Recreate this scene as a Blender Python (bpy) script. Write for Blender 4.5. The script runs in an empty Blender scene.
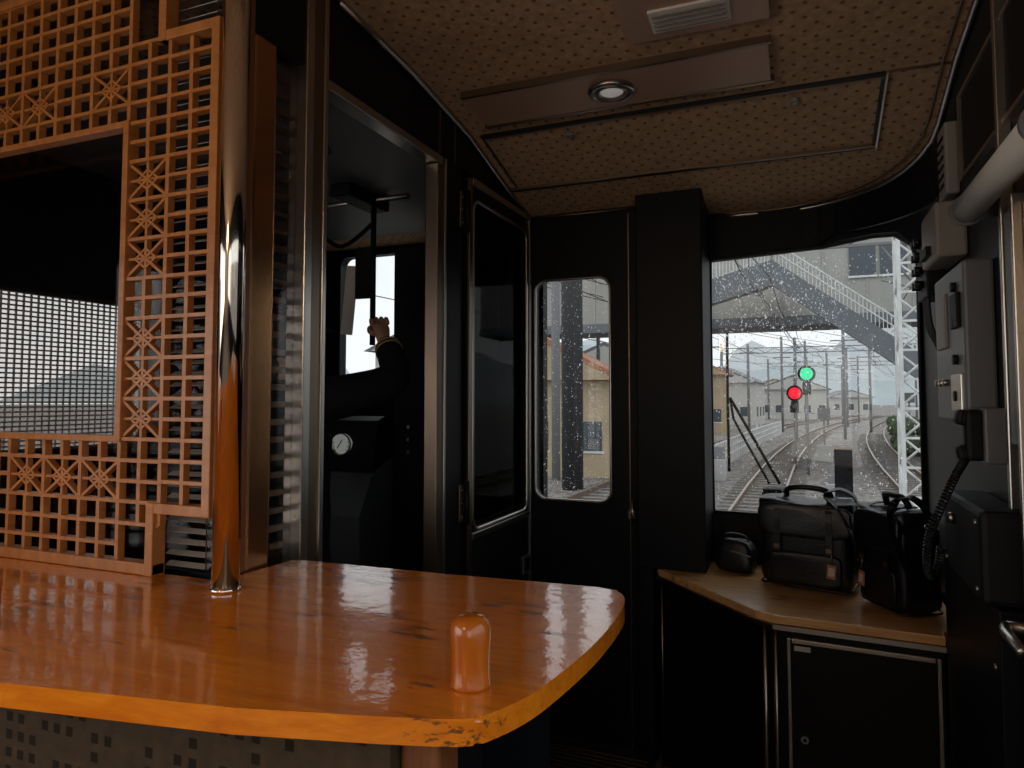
import bpy, bmesh, math, random
from mathutils import Vector, Matrix, Euler, noise
random.seed(7)
D=bpy.data; C=bpy.context
COL=C.scene.collection

# ------------------------------------------------------------------ materials
def newmat(n):
    m=D.materials.new(n); m.use_nodes=True
    nt=m.node_tree; b=nt.nodes['Principled BSDF']; return m,nt,b
def pmat(n,col,rough=.5,metal=0,spec=.5,coat=0,bump=0,bscale=200,emit=None,estr=0,var=0,vscale=6):
    m,nt,b=newmat(n)
    b.inputs['Base Color'].default_value=(*col,1); b.inputs['Roughness'].default_value=rough
    b.inputs['Metallic'].default_value=metal; b.inputs['Specular IOR Level'].default_value=spec
    b.inputs['Coat Weight'].default_value=coat; b.inputs['Coat Roughness'].default_value=.1
    tc=nt.nodes.new('ShaderNodeTexCoord')
    if bump:
        no=nt.nodes.new('ShaderNodeTexNoise'); no.inputs['Scale'].default_value=bscale
        nt.links.new(tc.outputs['Object'],no.inputs['Vector'])
        bu=nt.nodes.new('ShaderNodeBump'); bu.inputs['Strength'].default_value=bump; bu.inputs['Distance'].default_value=.01
        nt.links.new(no.outputs['Fac'],bu.inputs['Height']); nt.links.new(bu.outputs[0],b.inputs['Normal'])
    if var:
        no=nt.nodes.new('ShaderNodeTexNoise'); no.inputs['Scale'].default_value=vscale; no.inputs['Detail'].default_value=5
        nt.links.new(tc.outputs['Object'],no.inputs['Vector'])
        r=nt.nodes.new('ShaderNodeValToRGB')
        r.color_ramp.elements[0].position=.3; r.color_ramp.elements[1].position=.7
        r.color_ramp.elements[0].color=(*[c*(1-var) for c in col],1); r.color_ramp.elements[1].color=(*[min(1,c*(1+var)) for c in col],1)
        nt.links.new(no.outputs['Fac'],r.inputs[0]); nt.links.new(r.outputs[0],b.inputs['Base Color'])
    if emit:
        b.inputs['Emission Color'].default_value=(*emit,1); b.inputs['Emission Strength'].default_value=estr
    return m
def wood(n,c1,c2,scale=(2,28,28),rough=.25,coat=.5,wear=0,bump=.08):
    m,nt,b=newmat(n); N=nt.nodes.new; L=nt.links.new
    tc=N('ShaderNodeTexCoord'); mp=N('ShaderNodeMapping'); mp.inputs['Scale'].default_value=scale
    L(tc.outputs['Object'],mp.inputs['Vector'])
    no=N('ShaderNodeTexNoise'); no.inputs['Scale'].default_value=1.6; no.inputs['Detail'].default_value=8; no.inputs['Roughness'].default_value=.65
    no.inputs['Distortion'].default_value=.6
    L(mp.outputs[0],no.inputs['Vector'])
    r=N('ShaderNodeValToRGB'); r.color_ramp.elements[0].position=.32; r.color_ramp.elements[1].position=.68
    r.color_ramp.elements[0].color=(*c2,1); r.color_ramp.elements[1].color=(*c1,1)
    L(no.outputs['Fac'],r.inputs[0]); out=r.outputs[0]
    bu=N('ShaderNodeBump'); bu.inputs['Strength'].default_value=bump; bu.inputs['Distance'].default_value=.01
    L(no.outputs['Fac'],bu.inputs['Height'])
    if wear:
        mp2=N('ShaderNodeMapping'); mp2.inputs['Scale'].default_value=(7,55,55); mp2.inputs['Rotation'].default_value=(0,0,.10)
        L(tc.outputs['Object'],mp2.inputs['Vector'])
        n2=N('ShaderNodeTexNoise'); n2.inputs['Scale'].default_value=2.0; n2.inputs['Detail'].default_value=6; n2.inputs['Roughness'].default_value=.65
        L(mp2.outputs[0],n2.inputs['Vector'])
        n3=N('ShaderNodeTexNoise'); n3.inputs['Scale'].default_value=5.5; n3.inputs['Detail'].default_value=2
        L(tc.outputs['Object'],n3.inputs['Vector'])
        mu=N('ShaderNodeMath'); mu.operation='MULTIPLY'; L(n2.outputs['Fac'],mu.inputs[0]); L(n3.outputs['Fac'],mu.inputs[1])
        r2=N('ShaderNodeValToRGB'); r2.color_ramp.elements[0].position=.340; r2.color_ramp.elements[1].position=.380
        r2.color_ramp.elements[0].color=(0,0,0,1); r2.color_ramp.elements[1].color=(wear,wear,wear,1)
        L(mu.outputs[0],r2.inputs[0])
        mx=N('ShaderNodeMix'); mx.data_type='RGBA'; mx.inputs['B'].default_value=(.05,.022,.008,1)
        L(r2.outputs[0],mx.inputs['Factor']); L(out,mx.inputs['A']); out=mx.outputs['Result']
        mr=N('ShaderNodeMapRange'); mr.inputs['To Min'].default_value=rough; mr.inputs['To Max'].default_value=rough+.25
        L(r2.outputs[0],mr.inputs['Value']); L(mr.outputs[0],b.inputs['Roughness'])
        n4=N('ShaderNodeTexNoise'); n4.inputs['Scale'].default_value=30; n4.inputs['Detail'].default_value=3
        L(tc.outputs['Object'],n4.inputs['Vector'])
        b2=N('ShaderNodeBump'); b2.inputs['Strength'].default_value=.10; b2.inputs['Distance'].default_value=.01
        L(n4.outputs['Fac'],b2.inputs['Height']); L(bu.outputs[0],b2.inputs['Normal']); bu=b2
        b3=N('ShaderNodeBump'); b3.inputs['Strength'].default_value=.06; b3.inputs['Distance'].default_value=.01
        L(n4.outputs['Fac'],b3.inputs['Height']); L(b3.outputs[0],b.inputs['Coat Normal'])
    else: b.inputs['Roughness'].default_value=rough
    L(out,b.inputs['Base Color']); L(bu.outputs[0],b.inputs['Normal'])
    b.inputs['Coat Weight'].default_value=coat; b.inputs['Coat Roughness'].default_value=.06
    return m
def dotmat(n,base,dot,scale,rad,axes='xy',rot=math.pi/4,rough=.8,square=False,rnd=False,spec=.3):
    m,nt,b=newmat(n); N=nt.nodes.new; L=nt.links.new
    b.inputs['Specular IOR Level'].default_value=spec
    tc=N('ShaderNodeTexCoord'); v=tc.outputs['Object']
    if axes!='xy':
        s=N('ShaderNodeSeparateXYZ'); c=N('ShaderNodeCombineXYZ'); L(v,s.inputs[0])
        L(s.outputs['XYZ'.index(axes[0].upper())],c.inputs[0]); L(s.outputs['XYZ'.index(axes[1].upper())],c.inputs[1]); v=c.outputs[0]
    mp=N('ShaderNodeMapping'); mp.inputs['Rotation'].default_value=(0,0,rot); mp.inputs['Scale'].default_value=(scale,scale,0)
    L(v,mp.inputs['Vector'])
    fr=N('ShaderNodeVectorMath'); fr.operation='FRACTION'; L(mp.outputs[0],fr.inputs[0])
    sb=N('ShaderNodeVectorMath'); sb.operation='SUBTRACT'; sb.inputs[1].default_value=(.5,.5,0); L(fr.outputs[0],sb.inputs[0])
    if square:
        ab=N('ShaderNodeVectorMath'); ab.operation='ABSOLUTE'; L(sb.outputs[0],ab.inputs[0])
        sp=N('ShaderNodeSeparateXYZ'); L(ab.outputs[0],sp.inputs[0])
        mx=N('ShaderNodeMath'); mx.operation='MAXIMUM'; L(sp.outputs[0],mx.inputs[0]); L(sp.outputs[1],mx.inputs[1]); d=mx.outputs[0]
    else:
        ln=N('ShaderNodeVectorMath'); ln.operation='LENGTH'; L(sb.outputs[0],ln.inputs[0]); d=ln.outputs['Value']
    lt=N('ShaderNodeMath'); lt.operation='LESS_THAN'; lt.inputs[1].default_value=rad; L(d,lt.inputs[0]); f=lt.outputs[0]
    if rnd:
        fl=N('ShaderNodeVectorMath'); fl.operation='FLOOR'; L(mp.outputs[0],fl.inputs[0])
        wn=N('ShaderNodeTexWhiteNoise'); L(fl.outputs[0],wn.inputs['Vector'])
        gt=N('ShaderNodeMath'); gt.operation='GREATER_THAN'; gt.inputs[1].default_value=.55; L(wn.outputs['Value'],gt.inputs[0])
        mu=N('ShaderNodeMath'); mu.operation='MULTIPLY'; L(f,mu.inputs[0]); L(gt.outputs[0],mu.inputs[1]); f=mu.outputs[0]
    no=N('ShaderNodeTexNoise'); no.inputs['Scale'].default_value=40; no.inputs['Detail'].default_value=6; L(tc.outputs['Object'],no.inputs['Vector'])
    r=N('ShaderNodeValToRGB'); r.color_ramp.elements[0].position=.3; r.color_ramp.elements[1].position=.7
    r.color_ramp.elements[0].color=(*[x*.78 for x in base],1); r.color_ramp.elements[1].color=(*[x*1.15 for x in base],1); L(no.outputs['Fac'],r.inputs[0])
    m2=N('ShaderNodeMix'); m2.data_type='RGBA'; L(f,m2.inputs['Factor']); L(r.outputs[0],m2.inputs['A']); m2.inputs['B'].default_value=(*dot,1)
    L(m2.outputs['Result'],b.inputs['Base Color']); b.inputs['Roughness'].default_value=rough
    return m
def glassmat(n,tint,gloss=.04,rough=.02,fk=.9):
    m=D.materials.new(n); m.use_nodes=True; nt=m.node_tree; nt.nodes.clear(); N=nt.nodes.new; L=nt.links.new
    o=N('ShaderNodeOutputMaterial'); t=N('ShaderNodeBsdfTransparent'); t.inputs[0].default_value=(*tint,1)
    g=N('ShaderNodeBsdfGlossy'); g.inputs['Roughness'].default_value=rough; g.inputs[0].default_value=(.9,.9,.9,1)
    f=N('ShaderNodeLayerWeight'); f.inputs[0].default_value=.5
    p=N('ShaderNodeMath'); p.operation='POWER'; p.inputs[1].default_value=5; L(f.outputs['Facing'],p.inputs[0])
    a=N('ShaderNodeMath'); a.operation='MULTIPLY_ADD'; a.inputs[1].default_value=fk; a.inputs[2].default_value=gloss
    L(p.outputs[0],a.inputs[0]); a.use_clamp=True
    x=N('ShaderNodeMixShader'); L(a.outputs[0],x.inputs[0]); L(t.outputs[0],x.inputs[1]); L(g.outputs[0],x.inputs[2]); L(x.outputs[0],o.inputs[0])
    return m
def dropmat(n):
    m=D.materials.new(n); m.use_nodes=True; nt=m.node_tree; nt.nodes.clear(); N=nt.nodes.new; L=nt.links.new
    o=N('ShaderNodeOutputMaterial'); t=N('ShaderNodeBsdfTransparent'); d=N('ShaderNodeBsdfDiffuse'); d.inputs[0].default_value=(.6,.62,.65,1)
    tr=N('ShaderNodeBsdfTranslucent'); tr.inputs[0].default_value=(.85,.87,.9,1); ad=N('ShaderNodeAddShader'); L(d.outputs[0],ad.inputs[0]); L(tr.outputs[0],ad.inputs[1])
    x=N('ShaderNodeMixShader'); x.inputs[0].default_value=.50; L(t.outputs[0],x.inputs[1]); L(ad.outputs[0],x.inputs[2]); L(x.outputs[0],o.inputs[0]); return m

M={}
M['counter']=wood('varnished_counter_wood',(.95,.29,.014),(.72,.17,.006),wear=.85,rough=.20,coat=1.0)
M['peg']=wood('peg_wood',(.62,.17,.014),(.40,.085,.006),scale=(10,10,3),rough=.22)
M['lattice']=wood('lattice_wood',(.54,.21,.055),(.38,.13,.03),scale=(6,6,20),rough=.42,coat=.2)
M['latticeh']=wood('lattice_wood_h',(.54,.21,.055),(.38,.13,.03),scale=(20,6,6),rough=.42,coat=.2)
M['postwood']=wood('post_wood',(.26,.10,.035),(.15,.05,.018),scale=(25,25,2),rough=.3,coat=.3)
M['bronze']=pmat('bronze_trim',(.50,.25,.11),.2,.9,bump=.02,bscale=60)
M['shelf']=wood('shelf_wood',(.90,.54,.24),(.62,.32,.12),wear=.8,rough=.3,coat=.3)
M['black']=pmat('black_laminate',(.006,.007,.010),.45,spec=.18,bump=.02,bscale=90)
M['blackm']=pmat('black_matt',(.007,.007,.009),.6,spec=.25)
M['rubber']=pmat('rubber_gasket',(.005,.005,.006),.5)
M['leather']=pmat('black_leather',(.007,.007,.012),.36,spec=.4,bump=.12,bscale=120,coat=.08)
M['steel']=pmat('brushed_steel',(.50,.47,.44),.28,1,bump=.02,bscale=300)
M['steeld']=pmat('bronze_steel',(.26,.20,.155),.35,1,bump=.02,bscale=300)
M['chrome']=pmat('chrome',(.80,.71,.63),.08,1)
M['greybox']=pmat('grey_painted_steel',(.14,.14,.15),.42)
M['beige']=pmat('beige_plastic',(.27,.245,.22),.5)
M['ceil']=dotmat('ceiling_fabric',(.50,.325,.20),(.21,.11,.06),22,.15,rough=.85)
M['ceilpanel']=pmat('ceiling_fixture_panel',(.46,.29,.21),.4,.2)
M['grille']=pmat('air_grille',(.75,.68,.62),.45)
M['front']=dotmat('counter_front_laminate',(.065,.042,.025),(.018,.011,.007),34,.27,axes='xz',rot=0,rough=.8,square=True,rnd=True,spec=.15)
M['floor']=pmat('floor_vinyl',(.16,.14,.125),.5,var=.3)
M['cabgrey']=pmat('cab_grey',(.11,.12,.135),.5)
M['wallp']=pmat('saloon_wall',(.55,.45,.34),.6)
M['glass']=glassmat('clear_glass',(.98,.99,.99),.03)
M['tint']=glassmat('tinted_glass',(.82,.80,.79),.03,fk=.8)
M['dark']=glassmat('dark_glass',(.25,.25,.26),.012,fk=.10)
M['drop']=dropmat('rain_water')
M['white']=pmat('white_paint',(.75,.76,.76),.5,var=.15)
M['label']=pmat('label',(.6,.58,.54),.6)
M['tag']=pmat('tag_leather',(.45,.18,.12),.6)
M['skin']=pmat('skin',(.55,.31,.21),.5,var=.08)
M['uniform']=pmat('navy_uniform',(.010,.011,.017),.85,spec=.2,bump=.1,bscale=400)
M['gold']=pmat('gold_braid',(.50,.30,.12),.5,.3)
M['hair']=pmat('black_hair',(.008,.007,.007),.5)
M['dial']=pmat('dial_face',(.75,.76,.72),.5,emit=(.8,.85,.8),estr=.15)
M['lampglow']=pmat('downlight_lens',(.7,.68,.64),.3,emit=(1,.95,.88),estr=.16)

# ------------------------------------------------------------------ builders
class MB:
    def __init__(s): s.bm=bmesh.new(); s.mats=[]
    def mi(s,m):
        if m not in s.mats: s.mats.append(m)
        return s.mats.index(m)
    def _fin(s,vs,m,smooth=False):
        i=s.mi(m)
        fs=set(f for v in vs for f in v.link_faces)
        for f in fs: f.material_index=i; f.smooth=smooth
    def box(s,x0,x1,y0,y1,z0,z1,m,bev=0):
        return s.obox(((x0+x1)/2,(y0+y1)/2,(z0+z1)/2),(abs(x1-x0),abs(y1-y0),abs(z1-z0)),(0,0,0),m,bev)
    def obox(s,c,size,rot,m,bev=0,seg=2,taper=None):
        mt=Matrix.Translation(c)@Euler(rot).to_matrix().to_4x4()@Matrix.Diagonal((*size,1))
        r=bmesh.ops.create_cube(s.bm,size=1); vs=r['verts']
        if taper:
            for v in vs:
                if v.co.z>0: v.co.x*=taper[0]; v.co.y*=taper[1]
        bmesh.ops.transform(s.bm,matrix=mt,verts=vs)
        if bev:
            es=list(set(e for v in vs for e in v.link_edges))
            rr=bmesh.ops.bevel(s.bm,geom=es,offset=bev,segments=seg,affect='EDGES',profile=.5)
            vs=list(set(v for f in rr['faces'] for v in f.verts))
        s._fin(vs,m,False); return vs
    def soft(s,c,size,m,rot=(0,0,0),e=.30,nz=.0,nf=9.,seg=40,taper=0,sag=0):
        r=bmesh.ops.create_uvsphere(s.bm,u_segments=seg,v_segments=seg//2,radius=1); vs=r['verts']
        R=Euler(rot).to_matrix(); sg=lambda a,p: math.copysign(abs(a)**p,a)
        for v in vs:
            x,y,z=v.co; h=math.hypot(x,y); 
            if h>1e-6: cx,cy=x/h,y/h
            else: cx,cy=0,0
            hx=sg(h,e); p=Vector((sg(cx,e)*hx,sg(cy,e)*hx,sg(z,e)))
            k=1-taper*(p.z+1)/2
            q=Vector((p.x*size[0]/2*k,p.y*size[1]/2*k,p.z*size[2]/2-sag*(1-abs(p.x))*max(0,p.z)))
            if nz:
                d=noise.noise(Vector((q.x*nf+c[0]*7,q.y*nf,q.z*nf*1.6+c[1]*5)))+.5*noise.noise(q*nf*2.7)
                q+=Vector((p.x,p.y,p.z)).normalized()*d*nz
            v.co=R@q+Vector(c)
        s._fin(vs,m,True); return vs
    def cyl(s,p0,p1,r,m,seg=20,r2=None):
        p0=Vector(p0); p1=Vector(p1); d=p1-p0
        q=d.to_track_quat('Z','Y').to_matrix().to_4x4()
        mt=Matrix.Translation((p0+p1)/2)@q
        rr=bmesh.ops.create_cone(s.bm,cap_ends=True,segments=seg,radius1=r,radius2=r if r2 is None else r2,depth=d.length,matrix=mt)
        s._fin(rr['verts'],m,True)
        for v in rr['verts']:
            for f in v.link_faces:
                if len(f.verts)>4: f.smooth=False
    def sph(s,c,r,m,sc=(1,1,1),seg=16,rot=(0,0,0)):
        mt=Matrix.Translation(c)@Euler(rot).to_matrix().to_4x4()@Matrix.Diagonal((*sc,1))
        rr=bmesh.ops.create_uvsphere(s.bm,u_segments=seg,v_segments=max(6,seg//2),radius=r,matrix=mt)
        s._fin(rr['verts'],m,True); return rr['verts']
    def tor(s,c,R,r,m,axis='Z',seg=28,ps=8):
        vs=[]
        for i in range(seg):
            a=2*math.pi*i/seg; ring=[]
            for j in range(ps):
                b=2*math.pi*j/ps; x=(R+r*math.cos(b))*math.cos(a); y=(R+r*math.cos(b))*math.sin(a); z=r*math.sin(b)
                p={'Z':(x,y,z),'Y':(x,z,y),'X':(z,x,y)}[axis]
                ring.append(s.bm.verts.new((p[0]+c[0],p[1]+c[1],p[2]+c[2])))
            vs.append(ring)
        for i in range(seg):
            for j in range(ps):
                a,b,c2,d=vs[i][j],vs[(i+1)%seg][j],vs[(i+1)%seg][(j+1)%ps],vs[i][(j+1)%ps]
                s.bm.faces.new((a,b,c2,d))
        s._fin([v for r_ in vs for v in r_],m,True)
    def prism(s,pts,z0,z1,m,axis='Z',bev=0):
        def mp(u,v,w): return {'Z':(u,v,w),'Y':(u,w,v),'X':(w,u,v)}[axis]
        a=[s.bm.verts.new(mp(u,v,z0)) for u,v in pts]; b=[s.bm.verts.new(mp(u,v,z1)) for u,v in pts]
        n=len(pts); f1=s.bm.faces.new(a); f2=s.bm.faces.new(b[::-1])
        for i in range(n): s.bm.faces.new((a[i],b[i],b[(i+1)%n],a[(i+1)%n]))
        if bev:
            es=[e for e in set(list(f1.edges)+list(f2.edges))]
            s._fin(a+b,m)
            rr=bmesh.ops.bevel(s.bm,geom=es,offset=bev,segments=3,affect='EDGES',profile=.5)
            i=s.mi(m)
            for f in rr['faces']: f.material_index=i
            return
        s._fin(a+b,m)
    def plate(s,outer,holes,w0,w1,m,axis='Y'):
        cu=D.curves.new('t','CURVE'); cu.dimensions='2D'; cu.fill_mode='BOTH'; cu.extrude=.5
        for pts in [outer]+holes:
            sp=cu.splines.new('POLY'); sp.points.add(len(pts)-1); sp.use_cyclic_u=True
            for p,q in zip(sp.points,pts): p.co=(q[0],q[1],0,1)
        ob=D.objects.new('t',cu); COL.objects.link(ob); C.view_layer.update()
        me=D.meshes.new_from_object(ob.evaluated_get(C.evaluated_depsgraph_get()))
        D.objects.remove(ob); D.curves.remove(cu)
        for v in me.vertices:
            u,vv,w=v.co; w=w0+(w+.5)*(w1-w0)
            v.co={'Z':(u,vv,w),'Y':(u,w,vv),'X':(w,u,vv)}[axis]
        n0=len(s.bm.verts); s.bm.from_mesh(me); D.meshes.remove(me)
        s.bm.verts.ensure_lookup_table(); s._fin(s.bm.verts[n0:],m)
    def tube(s,pts,r,m,seg=8,closed=False):
        pts=[Vector(p) for p in pts]; n=len(pts); rings=[]
        up=None
        for i,p in enumerate(pts):
            if closed: t=(pts[(i+1)%n]-pts[i-1])
            else: t=pts[min(i+1,n-1)]-pts[max(i-1,0)]
            t.normalize()
            if up is None:
                up=Vector((0,0,1)) if abs(t.z)<.9 else Vector((1,0,0))
            a=up-t*up.dot(t)
            if a.length<1e-5: a=Vector((1,0,0))-t*t.x
            a.normalize(); up=a; b=t.cross(a)
            rr=r[i] if isinstance(r,(list,tuple)) else r
            rings.append([s.bm.verts.new(p+(a*math.cos(2*math.pi*j/seg)+b*math.sin(2*math.pi*j/seg))*rr) for j in range(seg)])
        for i in range(n if closed else n-1):
            A=rings[i];B=rings[(i+1)%n]
            for j in range(seg): s.bm.faces.new((A[j],A[(j+1)%seg],B[(j+1)%seg],B[j]))
        if not closed:
            s.bm.faces.new(rings[0][::-1]); s.bm.faces.new(rings[-1])
        s._fin([v for q in rings for v in q],m,True)
    def ribbon(s,pts,side,w,t,m):
        side=Vector(side).normalized(); P=[Vector(p) for p in pts]; rings=[]
        for i,p in enumerate(P):
            tg=(P[min(i+1,len(P)-1)]-P[max(i-1,0)]).normalized(); sd=(side-tg*side.dot(tg)).normalized(); nn=tg.cross(sd)
            rings.append([s.bm.verts.new(p+sd*a*w/2+nn*b_*t/2) for a,b_ in ((-1,-1),(1,-1),(1,1),(-1,1))])
        for A,B in zip(rings,rings[1:]):
            for j in range(4): s.bm.faces.new((A[j],A[(j+1)%4],B[(j+1)%4],B[j]))
        s.bm.faces.new(rings[0][::-1]); s.bm.faces.new(rings[-1]); s._fin([v for q in rings for v in q],m)
    def done(s,name,parent=None,bevel=0,fixn=True):
        if fixn: bmesh.ops.recalc_face_normals(s.bm,faces=s.bm.faces)
        me=D.meshes.new(name); s.bm.to_mesh(me); s.bm.free()
        for m in s.mats: me.materials.append(m)
        ob=D.objects.new(name,me); COL.objects.link(ob)
        if parent: ob.parent=parent
        if bevel:
            b=ob.modifiers.new('bev','BEVEL'); b.width=bevel; b.segments=2; b.limit_method='ANGLE'
        return ob
def empty(n):
    e=D.objects.new(n,None); COL.objects.link(e); return e
def rrect(u0,u1,v0,v1,r,n=6):
    P=[]
    for cx,cy,a0 in ((u1-r,v1-r,0),(u0+r,v1-r,90),(u0+r,v0+r,180),(u1-r,v0+r,270)):
        for i in range(n+1):
            a=math.radians(a0+90*i/n); P.append((cx+r*math.cos(a),cy+r*math.sin(a)))
    return P
def rect(u0,u1,v0,v1): return [(u0,v0),(u1,v0),(u1,v1),(u0,v1)]
def smooth_path(P,n=8,closed=False):
    P=[Vector(p) for p in P]; out=[]; N=len(P)
    for i in range(N if closed else N-1):
        g=lambda k: P[k%N] if closed else P[max(0,min(N-1,k))]
        a,b,c,d=g(i-1),g(i),g(i+1),g(i+2)
        for j in range(n):
            t=j/n
            out.append(.5*((2*b)+(c-a)*t+(2*a-5*b+4*c-d)*t*t+(3*b-a-3*c+d)*t**3))
    if not closed: out.append(P[-1])
    return out

H=1.55
XP=-1.20      # partition plane
XR=.47        # right wall face
XL=-2.50      # left wall face
# ------------------------------------------------------------------ camera
cam=D.cameras.new('camera'); co=D.objects.new('camera',cam); COL.objects.link(co)
cam.lens=36*700/1024; cam.clip_start=.02; cam.clip_end=3000
co.location=(0,0,H); co.rotation_euler=(math.radians(93),0,math.radians(22.4)); cam.shift_y=-21/1024
C.scene.camera=co

# ------------------------------------------------------------------ ceiling
ck=[(-3.2,1.18),(0.,1.18),(1.6,1.14),(2.0,1.11),(2.44,1.05),(2.85,.94),(3.12,.88),(3.45,.83)]
def cz(y):
    for (a,za),(b,zb) in zip(ck,ck[1:]):
        if y<=b:
            return H+za+(zb-za)*(y-a)/(b-a)
    return H+.83
def xr(y):
    R=.55; y0=3.32-R
    if y<=y0: return XR
    t=min(1,(y-y0)/R); return XR-R+R*math.sqrt(max(0,1-t*t))
b=MB(); ys=[-3.2,-2,-1,0,1,1.6,1.8,2.0,2.2,2.3,2.44,2.55,2.65,2.75,2.85,2.95,3.0,3.05,3.1,3.15,3.2,3.24,3.27,3.295,3.31,3.32]
lo=[]
for y in ys:
    lo.append((b.bm.verts.new((XL,y,cz(y))),b.bm.verts.new((XP,y,cz(y))),b.bm.verts.new((-.35,y,cz(y))),b.bm.verts.new((max(-.08,xr(y)),y,cz(y)))))
for i in range(len(ys)-1):
    for k in range(3): b.bm.faces.new((lo[i][k],lo[i+1][k],lo[i+1][k+1],lo[i][k+1]))
b._fin(list(b.bm.verts),M['ceil'])
ceil=b.done('ceiling')
b=MB()
pts=[(xr(y)-.010,y,cz(y)-.010) for y in ys if y>0]
pts+= [(-.2,3.305,cz(3.32)-.010),(-.37,3.305,cz(3.32)-.010)]
b.tube(pts,.011,M['steel'],6)
b.tube([(x-.035,y-.02,z+.008) for x,y,z in pts],.004,M['steeld'],6)
b.tube([(XP+.012,y,cz(y)-.012) for y in ys if 1.4<y<3.13],.012,M['steel'],6)
b.tube([(x,3.108,cz(3.12)-.012) for x in (XP,-1.0,-.67)],.006,M['steeld'],6)
b.done('trim_1')
b=MB()
cp=[(xr(y),y) for y in ys if y>2.7]+[(-.36,3.32)]
for i in range(len(cp)-1):
    (x0,y0),(x1,y1)=cp[i],cp[i+1]
    q=[b.bm.verts.new(p) for p in ((x0,y0,2.26),(x1,y1,2.26 if x1>.1 else 2.22),(x1,y1,cz(y1)+.03),(x0,y0,cz(y0)+.03))]
    b.bm.faces.new(q)
b._fin(list(b.bm.verts),M['black']); o=b.done('wall_corner'); sm=o.modifiers.new('s','SOLIDIFY'); sm.thickness=.02; sm.offset=0

def onceil(x,y,off=0): return (x,y,cz(y)-off)
def ceil_slab(b,x0,x1,y0,y1,t,m,n=4,sink=.004):
    for i in range(n):
        a=y0+(y1-y0)*i/n; c=y0+(y1-y0)*(i+1)/n
        vs=[b.bm.verts.new(p) for p in [(x0,a,cz(a)-t),(x1,a,cz(a)-t),(x1,c,cz(c)-t),(x0,c,cz(c)-t),(x0,a,cz(a)-sink),(x1,a,cz(a)-sink),(x1,c,cz(c)-sink),(x0,c,cz(c)-sink)]]
        for f in ((0,1,2,3),(4,5,6,7),(0,1,5,4),(1,2,6,5),(2,3,7,6),(3,0,4,7)): b.bm.faces.new([vs[k] for k in f])
        b._fin(vs,m)
b=MB()
ceil_slab(b,-1.08,-.07,2.18,2.375,.022,M['ceilpanel'],1,.001)
ceil_slab(b,-1.09,-.06,2.377,2.389,.025,M['steeld'],1,.001); ceil_slab(b,-1.09,-.06,2.168,2.178,.025,M['steeld'],1,.001)
zc_=cz(2.285)+.012
b.tor((-.575,2.285,zc_-.036),.070,.011,M['steel'],seg=40)
b.cyl((-.575,2.285,zc_-.036),(-.575,2.285,zc_-.01),.066,M['steeld'],32)
b.tor((-.575,2.285,zc_-.038),.046,.006,M['steel'],seg=32)
b.sph((-.575,2.285,zc_-.034),.040,M['lampglow'],(1,1,.35),24)
b.done('ceiling_downlight')
b=MB()
ceil_slab(b,-.46,-.06,1.78,2.06,.022,M['ceilpanel'],2,.001)
ceil_slab(b,-.38,-.16,1.92,2.02,.030,M['grille'],1,.022)
for i in range(4):
    y=1.93+i*.022; b.box(-.37,-.17,y,y+.006,cz(y)-.038,cz(y)-.030,M['beige'])
b.done('air_conditioning_grille')
b=MB()
w=.012
ceil_slab(b,-1.14,.27,2.46,2.46+w,.010,M['rubber'],1,.001); ceil_slab(b,-1.14,.27,2.473,2.478,.012,M['steeld'],1,.001)
ceil_slab(b,-1.19,.27,2.85,2.85+w,.010,M['rubber'],1,.001); ceil_slab(b,-1.19,.27,2.842,2.848,.012,M['steeld'],1,.001)
ceil_slab(b,.26,.27,2.473,2.849,.010,M['rubber'],4,.001); ceil_slab(b,.272,.278,2.46,2.86,.012,M['steel'],4,.001); ceil_slab(b,-1.15,-1.142,2.46,2.86,.008,M['steeld'],4,.001)
ceil_slab(b,.280,XR-.02,2.46,2.466,.006,M['steeld'],1,.001)
for x in (-.8,.0): b.cyl(onceil(x,2.53,.016),onceil(x,2.53,.0),.016,M['beige'],16); b.cyl(onceil(x,2.53,.018),onceil(x,2.53,.016),.008,M['steel'],12)
b.done('ceiling_access_hatch')

# ------------------------------------------------------------------ floor + walls
b=MB(); b.box(XL-.06,XR+.08,-3.2,3.36,-.06,0,M['floor']); b.done('floor')
b=MB()
b.box(-1.18,-.6,2.80,3.11,0,.012,M['steel'],.003)
for i in range(8): b.box(-1.15,-.63,2.82+i*.032,2.83+i*.032,.012,.016,M['steeld'])
b.done('door_threshold_plate')
b=MB(); b.plate(rect(-3.2,3.36,0,2.76),[rect(-2.9,-1.2,.85,2.1),rect(-1.0,1.25,.85,2.1)],XR,XR+.06,M['black'],'X'); b.done('wall_right')
b=MB()
for a,c in ((-2.9,-1.2),(-1.0,1.25)): b.box(XR+.02,XR+.028,a,c,.85,2.1,M['glass'])
b.done('window_3')
b=MB(); b.plate(rect(-3.2,3.36,0,2.76),[rrect(1.32,2.06,1.37,1.93,.05),rect(-2.9,-1.2,.85,2.1),rect(-1.0,.55,.85,2.1)],XL-.06,XL,M['black'],'X'); b.done('wall_left')
b=MB()
for a,c in ((-2.9,-1.2),(-1.0,.55)): b.box(XL-.03,XL-.022,a,c,.85,2.1,M['glass'])
b.done('window_4')
b=MB(); b.box(XL-.06,XR+.06,-3.26,-3.2,0,2.76,M['wallp']); b.done('wall_back')
b=MB()
for i in range(30): 
    y=1.32+i*.0255; b.box(XL-.015,XL-.011,y,y+.007,1.37,1.93,M['white'])
for i in range(34):
    z=1.37+i*.0168; b.box(XL-.010,XL-.006,1.32,2.06,z,z+.006,M['white'])
b.tube([(XL+.002,u,v) for u,v in rrect(1.32,2.06,1.37,1.93,.05)],.012,M['steel'],6,closed=True)
b.done('mesh_window_blind')
b=MB()
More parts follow.
